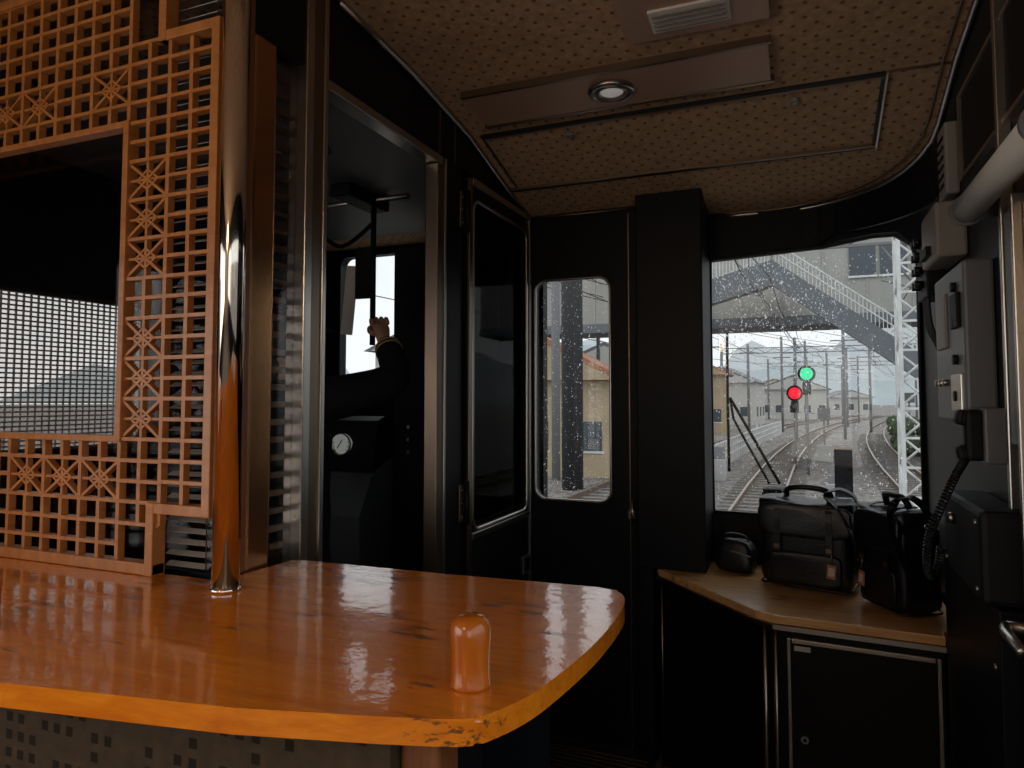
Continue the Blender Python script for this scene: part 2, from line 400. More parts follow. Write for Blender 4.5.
win=[(-.375,1.045),(.455,1.045),(.46,2.12),(.44,2.20),(.38,2.245),(.30,2.245),(.1,2.215),(-.375,2.19)]
cabw=rrect(-2.42,-1.86,1.64,2.36,.05)
b.plate(rect(XL-.06,XR+.06,0,2.42),[win,cabw,rect(-1.19,-.68,.6,2.3)],3.30,3.36,M['black'],'Y'); b.done('wall_front')
b=MB(); b.plate(win,[],3.335,3.341,M['glass'],'Y')
b.tube([(x,3.30,z) for x,z in win],.010,M['rubber'],6,closed=True); b.done('window_1')
b=MB(); b.plate(cabw,[],3.335,3.341,M['glass'],'Y'); b.done('window_2')
dwin=rrect(-1.165,-.80,1.085,2.115,.055)
root=empty('door_1')
b=MB(); b.plate(rect(XP+.006,-.662,.015,2.455),[dwin],3.12,3.16,M['black'],'Y'); b.done('leaf',root)
b=MB(); b.tube([(u,3.118,v) for u,v in dwin],.007,M['steel'],8,closed=True); b.plate(dwin,[],3.138,3.143,M['glass'],'Y')
b.done('pane',root)
b=MB()
b.box(-.715,-.711,3.115,3.12,.02,2.4,M['steeld']); b.cyl((-.70,3.10,1.0),(-.70,3.10,1.1),.008,M['steel']); b.box(-.72,-.69,3.095,3.12,1.02,1.06,M['steel'],.004)
for z in (.4,1.15,2.0): b.cyl((-.668,3.112,z),(-.668,3.112,z+.09),.008,M['rubber'])
b.done('fittings',root)
b=MB(); b.box(-.66,-.375,3.02,3.30,.832,2.452,M['black'],.006); b.box(-.66,-.602,3.05,3.30,0,.832,M['black'])
b.done('door_pillar')

# ------------------------------------------------------------------ shelf and cabinet
root=empty('corner_cabinet')
b=MB(); sh=[(-.60,3.12),(-.575,3.035),(-.16,2.575),(-.10,2.545),(.392,2.51),(.392,2.56),(.455,2.56),(.455,3.295),(-.60,3.295)]
b.prism(sh,.80,.83,M['shelf'],bev=.004); b.done('top',root)
b=MB()
e=[(-.60,3.12),(-.575,3.033),(-.16,2.571),(-.10,2.540),(.392,2.505)]
for i in range(4):
    p=Vector((*e[i],0)); q=Vector((*e[i+1],0)); d=q-p; a=math.atan2(d.y,d.x); c=(p+q)/2
    b.obox((c.x,c.y+.004,.791),(d.length+.004,.012,.016),(0,0,a),M['steel'])
b.done('edge_strip',root)
b=MB(); cb=[(-.585,3.14),(-.555,3.07),(-.135,2.60),(-.085,2.575),(.392,2.54),(.392,3.29),(-.585,3.29)]
b.prism(cb,.0,.785,M['black']); b.done('body',root)
b=MB()
b.cyl((-.13,2.580,.0),(-.13,2.580,.785),.009,M['steel']); b.cyl((-.095,2.566,0),(-.095,2.566,.785),.008,M['steel'])
b.cyl((-.567,3.06,0),(-.567,3.06,.785),.006,M['steeld'])
a=math.atan2(2.54-2.575,.438+.085)
def cf(x,off): return 2.575+(x+.085)*math.tan(a)-off
for (x0,x1,z0,z1) in ((-.045,.37,.737,.752),(-.045,.37,.03,.045),(-.06,-.047,.03,.752),(.372,.385,.03,.752)):
    xc=(x0+x1)/2; b.obox((xc,cf(xc,.004),(z0+z1)/2),(x1-x0,.014,z1-z0),(0,0,a),M['steel'],.002)
b.obox((.16,cf(.16,.002),.39),(.41,.010,.69),(0,0,a),M['blackm'])
b.cyl((-.01,cf(-.01,.0),.43),(-.01,cf(-.01,.016),.43),.012,M['steel']); b.cyl((-.01,cf(-.01,.014),.43),(-.01,cf(-.01,.018),.43),.006,M['blackm'])
b.obox((-.012,cf(-.012,.009),.722),(.05,.002,.016),(0,0,a),M['label'])
b.done('door_panel',root)
b=MB(); b.box(.394,XR-.001,1.86,2.50,0,1.085,M['black'],.004)
for z in (.95,.62,.3): b.cyl((.396,1.9,z),(.390,1.9,z),.007,M['steel'],10)
b.done('side_console')

# ------------------------------------------------------------------ cab partition (plane X = XP)
root=empty('cab_partition')
T=.04
zt=H+.86
b=MB()
b.box(XP-T,XP,1.563,3.12,zt+.035,2.72,M['black']); 
for y in (2.21,2.33): b.box(XP,XP+.006,y,y+.008,zt+.035,2.66,M['steeld'])
b.box(XP-T,XP-.002,1.29,1.468,2.44,2.74,M['black'])
b.done('header',root)
b=MB()
b.box(XP-T-.01,XP+.008,1.47,1.50,0,2.70,M['steel'],.003)
b.box(XP-T-.005,XP+.002,1.50,1.545,0,2.70,M['steeld'],.002)
b.box(XP-T-.01,XP+.008,1.545,1.562,0,2.70,M['steel'],.003)
b.box(XP-T-.01,XP+.006,1.563,2.24,zt,zt+.03,M['steel'],.003)
b.box(XP-T-.008,XP+.004,2.20,2.248,0,zt-.002,M['steeld'],.003)
b.box(XP-T-.01,XP+.008,2.25,2.265,0,zt+.03,M['steel'],.002)
b.box(XP-T,XP+.002,2.267,2.40,0,zt+.03,M['black'])
b.done('door_frame',root)
b=MB()
b.box(XP-.05,XP-.005,1.29,1.374,0,2.72,M['bronze'],.010)
b.done('wood_post',root)
b=MB(); b.box(XP-.03,XP-.022,1.376,1.468,1.0,2.70,M['tint']); b.box(XP-T,XP-.003,1.376,1.468,0,.998,M['black'])
for i in range(34): b.box(XP-.06,XP-.045,1.38,1.466,1.17+i*.045,1.185+i*.045,M['steeld'])
b.done('side_light',root)
root=empty('door_2')
b=MB()
hole=rrect(2.475,3.055,1.045,2.345,.05)
b.plate(rect(2.43,3.11,.02,zt+.015),[hole],XP-.03,XP+.012,M['black'],'X')
b.done('leaf',root)
b=MB()
b.tube([(XP+.014,u,v) for u,v in hole],.007,M['steel'],8,closed=True)
b.box(XP+.008,XP+.020,2.43,2.46,.02,zt+.010,M['steeld'],.002); b.box(XP+.008,XP+.021,2.462,3.08,zt-.010,zt+.018,M['steel'],.002)
b.box(XP+.008,XP+.022,3.082,3.11,.02,zt+.015,M['steel'],.002)
b.box(XP+.008,XP+.022,2.462,3.08,1.008,1.034,M['steel'],.002)
for z in (.35,1.08,2.20):
    b.cyl((XP+.018,2.415,z),(XP+.018,2.415,z+.16),.012,M['blackm']); b.box(XP+.003,XP+.012,2.37,2.43,z+.01,z+.15,M['steeld'],.002)
    for k in range(3): b.cyl((XP+.010,2.385,z+.03+k*.05),(XP+.016,2.385,z+.03+k*.05),.005,M['steel'],8)
b.done('trim',root)
b=MB(); b.plate(hole,[],XP-.022,XP-.016,M['dark'],'X'); b.done('pane',root)
b=MB(); b.box(XP+.012,XP+.03,2.98,3.06,.76,.84,M['steel'],.003); b.box(XP+.025,XP+.034,2.995,3.045,.775,.825,M['blackm'],.003)
b.done('flush_handle',root)

b=MB(); YL=1.19
b.box(XL,XP-.04,YL+.055,YL+.085,0,1.15,M['black']); b.box(XL,XP-.04,YL+.04,YL+.085,2.62,2.76,M['postwood'])
b.box(XP-.04,XP-.0,YL+.045,YL+.098,1.15,2.72,M['postwood'],.004)
b.done('wall_partition')
b=MB(); b.box(XL,XP-.042,YL+.06,YL+.066,1.152,2.618,M['tint']); b.done('window_5')
b=MB()
for i in range(56):
    z=1.17+i*.026; b.obox((-1.312,YL+.038,z),(.13,.016,.002),(.5,0,0),M['beige'])
b.cyl((-1.25,YL+.028,1.16),(-1.25,YL+.028,2.62),.0015,M['steeld'],6); b.done('venetian_blind')

# ------------------------------------------------------------------ lattice screen (kumiko); bars are merged so none coincide
W=.0085; SH={}; SV={}; DG=[]
def hb(x0,x1,z,w=W,d=.020): SH.setdefault((round(z,4),w,d),[]).append((x0,x1))
def vb(x,z0,z1,w=W*1.3,d=.018): SV.setdefault((round(x,4),w,d),[]).append((z0,z1))
def grid(x0,x1,z0,z1,nx,nz):
    for i in range(nx+1): vb(x0+(x1-x0)*i/nx,z0,z1)
    for i in range(nz+1): hb(x0,x1,z0+(z1-z0)*i/nz)
def star(x0,x1,z0,z1):
    cx,cz_=(x0+x1)/2,(z0+z1)/2; w,h=x1-x0,z1-z0
    DG.append((cx,cz_,w,h))
    vb(cx,z0,z1,W*.9,.0130); hb(x0,x1,cz_,W*.7,.0120)
    vb(x0,z0,z1);vb(x1,z0,z1);hb(x0,x1,z0);hb(x0,x1,z1)
xe,xm,xo=-1.490,-1.358,-1.222
zb,ztp=H-.092,H+.665
rows=8; rh=(ztp-zb)/rows
for i in range(rows):
    z0=zb+i*rh
    if i%4==3: grid(xe,xm,z0,z0+rh,2,2)
    else: star(xe,xm,z0,z0+rh)
for i in range(3): vb(xm+(xo-xm)*i/2,H-.235,H+.845)
z=zb
while z>H-.23: hb(xm,xo,z); z-=rh/2
z=zb
while z<H+.84: hb(xm,xo,z); z+=rh/2
star_w=.132
x=xe; k=0
zr=[zb-.0,zb-.05,zb-.145,zb-.195,zb-.245,zb-.293]
def strip(z0,z1,xa,n=15):
    x=xa
    for i in range(n): 
        if x>XL+.03: vb(x,z0,z1)
        x-=star_w/2
    hb(XL+.02,xa,z0); hb(XL+.02,xa,z1)
strip(zr[1],zr[0],xm)
while x-star_w>XL:
    if k%5==3: grid(x-star_w,x,zr[2],zr[1],2,2)
    else: star(x-star_w,x,zr[2],zr[1])
    x-=star_w; k+=1
grid(xe,xm,zr[2],zr[1],2,2)
strip(zr[3],zr[2],xm,16); strip(zr[4],zr[3],xe,16); strip(zr[5],zr[4],xe,16)
strip(ztp,ztp+.05,xm)
x=xe; k=0
while x-star_w>XL:
    if k%3==1: grid(x-star_w,x,ztp+.05,ztp+.145,2,2)
    else: star(x-star_w,x,ztp+.05,ztp+.145)
    x-=star_w;k+=1
grid(xe,xm,ztp+.05,ztp+.145,2,2)
for i in range(5): strip(ztp+.145+i*.048,ztp+.193+i*.048,xm if i<1 else xe,16)
def merge(L):
    L=sorted(L); out=[list(L[0])]
    for a,c in L[1:]:
        if a<=out[-1][1]+1e-4: out[-1][1]=max(out[-1][1],c)
        else: out.append([a,c])
    return out
b=MB()
for (z,w,d),Ls in SH.items():
    for a,c in merge(Ls): b.box(a,c,YL-d/2,YL+d/2,z-w/2,z+w/2,M['latticeh'])
for (x,w,d),Ls in SV.items():
    for a,c in merge(Ls): b.box(x-w/2,x+w/2,YL-d/2,YL+d/2,a,c,M['lattice'])
for cx,cz_,w,h in DG:
    L=math.hypot(w,h)-.006; a=math.atan2(h,w)
    for s_,d in ((1,.0150),(-1,.0160)): b.obox((cx,YL,cz_),(L,d,W*.8),(0,-a*s_,0),M['lattice'])
    iw,ih=w*.25,h*.25
    pts4=[(cx-iw,cz_),(cx,cz_+ih),(cx+iw,cz_),(cx,cz_-ih)]
    for i in range(4):
        (xa,za),(xb,zb_)=pts4[i],pts4[(i+1)%4]
        b.obox(((xa+xb)/2,YL,(za+zb_)/2),(math.hypot(xb-xa,zb_-za),.0140+.0003*i,W*.6),(0,-math.atan2(zb_-za,xb-xa),0),M['lattice'])
F=.024
def fh(x0,x1,z,w,d): b.box(x0,x1,YL-d/2,YL+d/2,z-w/2,z+w/2,M['latticeh'],.002)
def fv(x,z0,z1,w,d): b.box(x-w/2,x+w/2,YL-d/2,YL+d/2,z0,z1,M['lattice'],.002)
fh(XL+.01,xe,zb,.016,.030); fh(XL+.01,xe,ztp,.016,.030); fv(xe,zb-.008,ztp+.008,.018,.032)
fv(-1.210,H-.257,H+.868,F,.036)
fh(-1.388,-1.198,H-.247,F,.034); fh(-1.388,-1.198,H+.858,F,.034)
fv(-1.376,H-.40,H-.235,F,.037); fv(-1.376,H+.846,H+1.06,F,.037)
fh(XL+.01,-1.364,H-.386,.026,.034); fh(XL+.01,-1.364,H+1.06,F,.034); fv(XL+.02,H-.40,H+1.06,F,.036)
b.done('wooden_lattice_screen')

# ------------------------------------------------------------------ counter
root=empty('bar_counter')
ZC=1.15
outl=[(-2.48,.60),(-1.6,.60),(-1.08,.657),(-.69,.724),(-.50,.775)]
outl+=[(-.43,.797),(-.395,.812),(-.375,.835),(-.35,.90),(-.335,.985),(-.322,1.12),(-.320,1.25),(-.326,1.36),(-.343,1.43),(-.37,1.462),(-.41,1.475),(-.75,1.452),(-1.14,1.44),(-1.19,1.44),(-1.19,1.20),(-2.48,1.20)]
sp=outl[:4]+[(p.x,p.y) for p in smooth_path([(x,y,0) for x,y in outl[4:17]],4)]+outl[17:]
b=MB(); b.prism(sp,ZC-.034,ZC,M['counter'],bev=.007); b.done('top',root)
b=MB(); b.box(-2.47,-.50,.80,.825,0,ZC-.035,M['front']);
b.done('front_panel',root)
b=MB(); b.box(-.498,-.440,.82,.88,0,ZC-.035,M['postwood'],.006); b.done('post',root)
b=MB(); b.box(-1.17,-.60,.83,1.40,0,ZC-.035,M['blackm']); b.box(-.598,-.50,1.30,1.42,0,ZC-.035,M['black']); b.done('carcass',root)
b=MB(); b.cyl((-.555,.792,1.055),(-.555,.80,1.055),.006,M['steel'],12); b.cyl((-.538,.792,1.055),(-.538,.80,1.055),.005,M['steel'],12); b.done('screws',root)
def peg(x,y,name='wooden_peg'):
    b=MB(); prof=[(.0275,0),(.0285,.004),(.027,.01),(.0265,.03),(.0275,.055),(.0285,.070),(.028,.083),(.024,.092),(.016,.097),(.006,.099)]
    rings=[]
    for r,z in prof: rings.append([b.bm.verts.new((x+r*math.cos(2*math.pi*j/32),y+r*math.sin(2*math.pi*j/32),ZC+z)) for j in range(32)])
    for A,B in zip(rings,rings[1:]):
        for j in range(32): b.bm.faces.new((A[j],A[(j+1)%32],B[(j+1)%32],B[j]))
    b.bm.faces.new(rings[-1]); b.bm.faces.new(rings[0][::-1]); b._fin(list(b.bm.verts),M['peg'],True)
    b.done(name)
peg(-.436,.905); peg(-1.335,.80)
b=MB(); b.cyl((-1.125,1.15,ZC),(-1.125,1.15,2.70),.028,M['chrome'],40); b.cyl((-1.125,1.15,ZC),(-1.125,1.15,ZC+.010),.032,M['chrome'],40); b.done('handrail_pole')

# ------------------------------------------------------------------ right wall fittings
b=MB(); b.box(.40,XR,2.14,2.56,1.49,1.92,M['greybox'],.008)
b.box(.392,.402,2.17,2.30,1.52,1.62,M['steel'],.003); b.box(.392,.402,2.36,2.50,1.70,1.86,M['beige'],.004)
for z in (1.56,1.66,1.76,1.86): b.cyl((.402,2.24,z),(.388,2.24,z),.014,M['blackm'],12)
for y in (2.38,2.44,2.5): b.cyl((.402,y,1.6),(.385,y,1.6),.010,M['steel'],12)
b.box(.389,.40,2.18,2.27,1.745,1.84,M['blackm'],.003)
b.done('switch_panel')
b=MB(); b.box(.385,XR,2.42,2.68,1.98,2.15,M['beige'],.010); b.box(.37,.385,2.5,2.62,2.0,2.03,M['blackm']); b.done('junction_box')
b=MB(); b.box(.40,XR,2.70,2.90,1.90,2.12,M['blackm'],.006)
for z in (1.95,2.0,2.05,2.10): b.cyl((.40,2.78,z),(.375,2.78,z),.014,M['rubber'],12); b.cyl((.40,2.84,z),(.375,2.84,z),.014,M['rubber'],12)
for i in range(4): b.tube(smooth_path([(.41,2.74+.03*i,1.9),(.42,2.75+.03*i,1.8),(.45,2.72+.03*i,1.7),(.46,2.70+.02*i,1.5)]),.005,M['rubber'],6)
b.done('cable_terminal')
b=MB(); b.box(.43,XR,2.50,2.62,2.19,2.42,M['beige'],.008)
for i in range(6): b.box(.427,.431,2.52,2.60,2.22+i*.03,2.23+i*.03,M['blackm'])
b.done('wall_speaker')
b=MB(); b.cyl((.40,1.45,2.03),(.40,2.06,2.03),.034,M['label'],32); b.cyl((.40,1.44,2.03),(.40,1.452,2.03),.040,M['greybox'],32); b.cyl((.40,2.055,2.03),(.40,2.07,2.03),.040,M['greybox'],32)
b.box(.40,XR,2.03,2.055,2.0,2.06,M['steel']); b.box(.40,XR,1.5,1.53,2.0,2.06,M['steel'])
b.done('roller_blind')
b=MB()
b.box(.452,XR,1.72,2.403,2.20,2.212,M['steel']); b.box(.452,XR,1.72,2.403,2.45,2.462,M['steel']); b.box(.451,XR,2.405,2.417,2.2,2.462,M['steel']); b.box(.46,XR,1.72,2.40,2.214,2.448,M['blackm'])
b.done('poster_frame')
b=MB()
b.box(.44,XR,1.935,1.955,0,2.62,M['steel'],.003); b.box(.43,XR,1.80,1.815,0,2.0,M['steel'],.003); b.box(.445,XR,1.82,1.93,1.45,1.98,M['greybox'])
b.box(.45,XR,1.55,1.795,1.15,1.98,M['steeld'])
b.done('trim_2')
b=MB(); b.box(.365,XR,1.865,2.30,1.09,1.30,M['blackm'],.014)
b.cyl((.352,2.16,1.24),(.366,2.16,1.24),.014,M['steel'],20); b.cyl((.350,2.16,1.24),(.353,2.16,1.24),.006,M['blackm'],12)
for y in (1.9,2.26): 
    for z in (1.12,1.27): b.cyl((.36,y,z),(.366,y,z),.006,M['steel'],10)
b.done('radio_box')
root=empty('intercom_handset')
b=MB(); b.obox((.405,2.10,1.46),(.045,.05,.13),(0,0,0),M['blackm'],.012); b.obox((.380,2.10,1.505),(.03,.045,.04),(0,.2,0),M['blackm'],.01); b.obox((.380,2.10,1.415),(.03,.045,.04),(0,-.2,0),M['blackm'],.01)
b.box(.42,XR,2.06,2.135,1.39,1.53,M['greybox'],.006)
b.done('receiver',root)
path=smooth_path([(.385,2.10,1.40),(.365,2.13,1.35),(.34,2.17,1.27),(.315,2.21,1.18),(.312,2.24,1.10),(.325,2.27,1.06),(.345,2.29,1.08),(.352,2.28,1.14)],30)
hel=[]
n=len(path)
for i in range(n*3-3):
    f=i/3; k=int(f); p=path[k].lerp(path[min(n-1,k+1)],f-k); t=(path[min(n-1,k+1)]-path[k]).normalized()
    a=Vector((0,1,0)); a=(a-t*a.dot(t)).normalized(); c=t.cross(a); ang=i*.62
    hel.append(p+(a*math.cos(ang)+c*math.sin(ang))*.0095)
b=MB(); b.tube(hel,.0026,M['rubber'],5); b.done('coiled_cord',root)
b=MB(); b.cyl((.44,1.76,1.08),(XR,1.76,1.08),.03,M['steel'],24); b.cyl((.385,1.76,1.08),(.45,1.76,1.08),.011,M['steel'])
b.tube(smooth_path([(.385,1.76,1.08),(.375,1.72,1.08),(.375,1.66,1.078),(.38,1.62,1.07)],6),.011,M['steel'],10); b.done('door_lever_handle')

# ------------------------------------------------------------------ bags (soft, stuffed)
def bag(name,cx,cy,yaw,w,d,h,tagx):
    root=empty(name); root.location=(cx,cy,.832); root.rotation_euler=(0,0,yaw)
    b=MB(); L=M['leather']
    b.soft((0,0,h*.46),(w,d,h*.90),L,e=.30,nz=.008,nf=11,taper=.08)
    b.soft((0,-d*.46,h*.24),(w*.78,d*.22,h*.36),L,e=.35,nz=.005,nf=14)
    for v in b.bm.verts: v.co.z=max(v.co.z,0)
    for z,k in ((.016,.965),(h*.80,.935)):
        r=rrect(-w/2,w/2,-d/2,d/2,.035,5)
        b.tube([(x*k,y*k,z+.004*math.sin(x*40)) for x,y in r],.0045,L,6,closed=True)
    b.done('body',root)
    b=MB()
    b.soft((0,-.004,h*.91),(w*1.02,d*1.02,h*.18),L,e=.42,nz=.009,nf=10,sag=.020)
    b.soft((0,-d*.50,h*.76),(w*.98,.030,h*.36),L,e=.40,nz=.006,nf=12,rot=(-.06,0,.0))
    for s_ in (-1,1):
        b.ribbon(smooth_path([(s_*w*.27,d*.1,h*1.0),(s_*w*.27,-d*.35,h*.985),(s_*w*.27,-d*.56,h*.86),(s_*w*.27,-d*.585,h*.62),(s_*w*.27,-d*.60,h*.42)],5),(1,0,0),.022,.004,L)
        b.obox((s_*w*.27,-d*.61,h*.47),(.022,.006,.016),(0,0,0),M['steeld'],.002)
    b.done('flap',root)
    b=MB()
    arc=smooth_path([(-w*.24,0,h*.98),(-w*.22,-.010,h+.022),(-.03,-.022,h+.034),(.04,-.022,h+.032),(w*.22,-.010,h+.018),(w*.24,0,h*.98)],6)
    b.tube(arc,.011,L,8)
    st=smooth_path([(w*.50,.02,h*.86),(w*.47,.01,h*1.02),(w*.34,-.02,h*1.10),(w*.22,-d*.30,h*1.04),(w*.36,-d*.56,h*.92),(w*.50,-d*.56,h*.66),(w*.53,-d*.30,h*.42),(w*.52,.0,h*.58),(w*.51,.03,h*.84)],8)
    b.ribbon(st,(0,1,.2),.026,.005,L)
    b.tor((w*.50,.02,h*.84),.014,.003,M['steel'],'X',14,6); b.tor((-w*.50,.02,h*.84),.014,.003,M['steel'],'X',14,6)
    b.done('straps',root)
    b=MB(); b.obox((tagx,-d*.63,h*.26),(.032,.004,.052),(0,.08,0),M['tag'],.002); b.obox((tagx,-d*.637,h*.26),(.020,.003,.030),(0,.08,0),M['label'])
    b.tube([(tagx,-d*.63,h*.36),(tagx+.002,-d*.61,h*.47)],.002,M['steel'],5)
    b.done('luggage_tag',root)
bag('leather_satchel',.02,2.98,-.22,.34,.20,.345,.10)
bag('leather_satchel',.305,2.78,-1.05,.24,.165,.355,-.06)
b=MB(); b.soft((-.265,3.12,.899),(.175,.12,.135),M['leather'],rot=(0,0,-.3),e=.55,nz=.006,nf=14,taper=.15)
for v in b.bm.verts: v.co.z=max(v.co.z,.832)
b.tube(smooth_path([(-.345,3.10,.905),(-.28,3.055,.925),(-.20,3.055,.905)],6),.003,M['steeld'],6)
b.tube(smooth_path([(-.33,3.12,.95),(-.30,3.11,.985),(-.23,3.11,.98),(-.21,3.10,.945)],6),.005,M['leather'],6)
b.done('leather_pouch')
b=MB(); b.obox((.16,3.27,1.24),(.07,.004,.20),(.0,0,.0),M['dark']); b.box(.122,.198,3.268,3.276,1.341,1.350,M['steel'])
b.box(.15,.17,3.277,3.30,1.34,1.35,M['steel']); b.done('card_holder')

# ------------------------------------------------------------------ driver's cab
b=MB(); b.box(XL,XP-.06,1.28,3.30,.0,.12,M['floor']); b.done('cab_floor')
b=MB(); b.box(XL,XP-.05,1.28,3.30,2.425,2.435,M['cabgrey']); b.done('cab_ceiling')
b=MB(); b.box(-2.1,-1.5,1.9,1.98,2.405,2.424,M['steel'],.004); b.tube([(-2.3,2.5,2.40),(-1.5,2.5,2.40)],.012,M['steel']); 
b.box(-1.75,-1.65,2.3,2.6,2.37,2.424,M['blackm'],.01)
b.done('cab_ceiling_fittings')
root=empty('driver_console')
b=MB(); b.prism([(2.72,.12),(2.68,1.02),(2.78,1.20),(2.95,1.26),(3.29,1.28),(3.29,.12)],XL+.01,-1.85,M['cabgrey'],'X')
b.prism([(2.80,1.2),(2.84,1.45),(2.90,1.47),(3.05,1.28)],-2.45,-1.86,M['blackm'],'X'); b.done('desk',root)
b=MB()
for x,r in ((-2.04,.05),(-2.18,.05),(-2.32,.05)):
    b.cyl((x,2.825,1.34),(x,2.800,1.335),r,M['dial'],28); b.tor((x,2.802,1.335),r,.006,M['steel'],'Y')
    b.obox((x,2.796,1.345),(.004,.002,r*1.3),(0,.6,0),M['blackm'])
    for k in range(10):
        a=math.radians(-40+k*29); b.obox((x+math.cos(a)*r*.8,2.798,1.335+math.sin(a)*r*.8),(.008,.002,.002),(0,-a,0),M['blackm'])
b.cyl((-2.0,2.66,1.2),(-2.0,2.62,1.30),.012,M['steel']); b.sph((-2.0,2.62,1.31),.022,M['blackm'])
b.done('gauges',root)
b=MB(); b.box(-1.83,-1.27,2.92,3.10,.12,2.30,M['blackm'],.01); b.box(-1.80,-1.65,2.90,2.925,1.5,1.75,M['blackm'],.006)
for z in (1.3,1.36,1.42): b.cyl((-1.73,2.92,z),(-1.73,2.90,z),.009,M['steeld'],12)
b.done('equipment_cabinet')
root=empty('sun_visor')
b=MB(); b.cyl((-1.668,2.50,1.78),(-1.668,2.50,2.41),.012,M['blackm'],14); b.box(-1.76,-1.68,2.50,2.508,1.98,2.20,M['blackm'],.006); b.obox((-1.80,2.52,1.98),(.06,.008,.30),(0,.10,0),M['label'],.003)
b.tube(smooth_path([(-2.3,2.6,2.24),(-2.05,2.6,2.30),(-1.9,2.6,2.24),(-1.67,2.5,2.3)],5),.010,M['blackm']); b.done('visor',root)

# ------------------------------------------------------------------ driver (person)
root=empty('train_driver')
def skin(name,verts,edges,radii,mat,sub=2,rootv=0,par=root):
    me=D.meshes.new(name); me.from_pydata([Vector(v) for v in verts],edges,[]); ob=D.objects.new(name,me); COL.objects.link(ob); ob.parent=par
    s=ob.modifiers.new('skin','SKIN'); s.use_smooth_shade=True
    for i,r in enumerate(radii):
        sv=me.skin_vertices[0].data[i]; sv.radius=(r,r) if not isinstance(r,tuple) else r; sv.use_root=(i==rootv)
    m=ob.modifiers.new('sub','SUBSURF'); m.levels=sub; m.render_levels=sub
    me.materials.append(mat); return ob
V=[(-1.72,2.03,1.02),(-1.73,2.04,1.20),(-1.735,2.07,1.40),(-1.745,2.09,1.53),(-1.755,2.10,1.61),
   (-1.62,2.08,1.555),(-1.54,2.10,1.555),(-1.475,2.21,1.59),(-1.43,2.33,1.630),(-1.50,2.39,1.71),(-1.572,2.452,1.79),
   (-1.88,2.08,1.54),(-1.93,2.09,1.52),(-1.97,2.16,1.40),(-1.99,2.22,1.28),(-1.98,2.35,1.25),(-1.97,2.46,1.235),
   (-1.62,2.03,.97),(-1.61,2.07,.76),(-1.61,2.08,.56),(-1.61,2.03,.38),(-1.61,2.02,.20),
   (-1.82,2.03,.97),(-1.83,2.07,.76),(-1.83,2.08,.56),(-1.83,2.03,.38),(-1.83,2.02,.20)]
E=[(0,1),(1,2),(2,3),(3,4),(3,5),(5,6),(6,7),(7,8),(8,9),(9,10),(3,11),(11,12),(12,13),(13,14),(14,15),(15,16),
   (0,17),(17,18),(18,19),(19,20),(20,21),(0,22),(22,23),(23,24),(24,25),(25,26)]
R=[(.17,.13),(.165,.13),(.18,.13),(.14,.11),.058,.09,.088,.078,.072,.062,.046,.085,.08,.066,.058,.05,.042,
   .10,.085,.068,.058,.05,.10,.085,.068,.058,.05]
skin('uniform_body',V,E,R,M['uniform'],2,0)
b=MB()
for x in (-1.61,-1.83):
    vs=b.sph((x,2.07,.16),.05,M['blackm'],(.95,2.6,.8),16)
    for v in vs: v.co.z=max(v.co.z,.121)
b.done('shoes',root)
b=MB()
def ring_at(p,q,f,R_,r_):
    p=Vector(p);q=Vector(q);c=p.lerp(q,f);t=(q-p).normalized(); a=t.orthogonal().normalized(); d=t.cross(a)
    b.tube([c+(a*math.cos(2*math.pi*k/20)+d*math.sin(2*math.pi*k/20))*R_ for k in range(20)],r_,M['gold'],6,closed=True)
ring_at(V[9],V[10],.45,.054,.0035); ring_at(V[9],V[10],.65,.050,.0035)
for f in (.72,.86): ring_at(V[15],V[16],f,.044,.0028)
b.done('cuff_stripes',root)
b=MB(); hc=Vector((-1.76,2.125,1.765))
vs=b.sph((0,0,0),.1,M['skin'],(1,1,1),32)
for v in vs:
    x,y,z=v.co; 
    nx=x*.78; ny=y*.95; nz=z*1.18
    if z<0: nx*=1+z*1.9*1.0; ny*=1+z*.8
    if y>0: ny*=.96
    if y>.06 and abs(x)<.022 and -.045<z<.02: ny+=.022*(1-abs(x)/.022)*(1-abs(z+.02)/.045)
    if y>.05 and abs(abs(x)-.035)<.018 and abs(z-.01)<.015: ny-=.008
    v.co=Vector((nx,ny,nz))+hc
for s_ in (-1,1):
    b.sph(hc+Vector((s_*.029,.080,.010)),.011,M['white'],seg=12); b.sph(hc+Vector((s_*.029,.0885,.010)),.005,M['hair'],seg=8)
    b.sph(hc+Vector((s_*.079,-.004,-.002)),.026,M['skin'],(.35,.7,1.15),12)
    b.obox(hc+Vector((s_*.030,.090,.030)),(.032,.006,.005),(0,s_*.12,0),M['hair'],.001)
b.sph(hc+Vector((0,.083,-.052)),.02,pmat('lips',(.42,.16,.13),.5),(1.1,.35,.28),12)
b.cyl(hc+Vector((0,-.015,-.16)),hc+Vector((0,-.005,-.07)),.052,M['skin'],20)
b.done('head',root)
b=MB(); vs=b.sph(hc+Vector((0,-.012,.022)),.104,M['hair'],(.84,.98,1.05),28)
dl=[v for v in vs if (v.co.z<hc.z+.02 and v.co.y>hc.y-.01) or v.co.z<hc.z-.065]
bmesh.ops.delete(b.bm,geom=dl,context='VERTS'); b.done('hair',root)
b=MB()
b.cyl(hc+Vector((0,-.005,.065)),hc+Vector((0,0,.10)),.095,M['uniform'],32); b.cyl(hc+Vector((0,-.005,.10)),hc+Vector((0,.01,.125)),.098,M['uniform'],32,r2=.125); b.cyl(hc+Vector((0,.01,.125)),hc+Vector((0,.01,.137)),.125,M['uniform'],32,r2=.10)
b.obox(hc+Vector((0,.115,.064)),(.14,.07,.005),(-.35,0,0),M['leather'],.002); b.tor(hc+Vector((0,-.003,.08)),.096,.003,M['uniform']); b.done('cap',root)
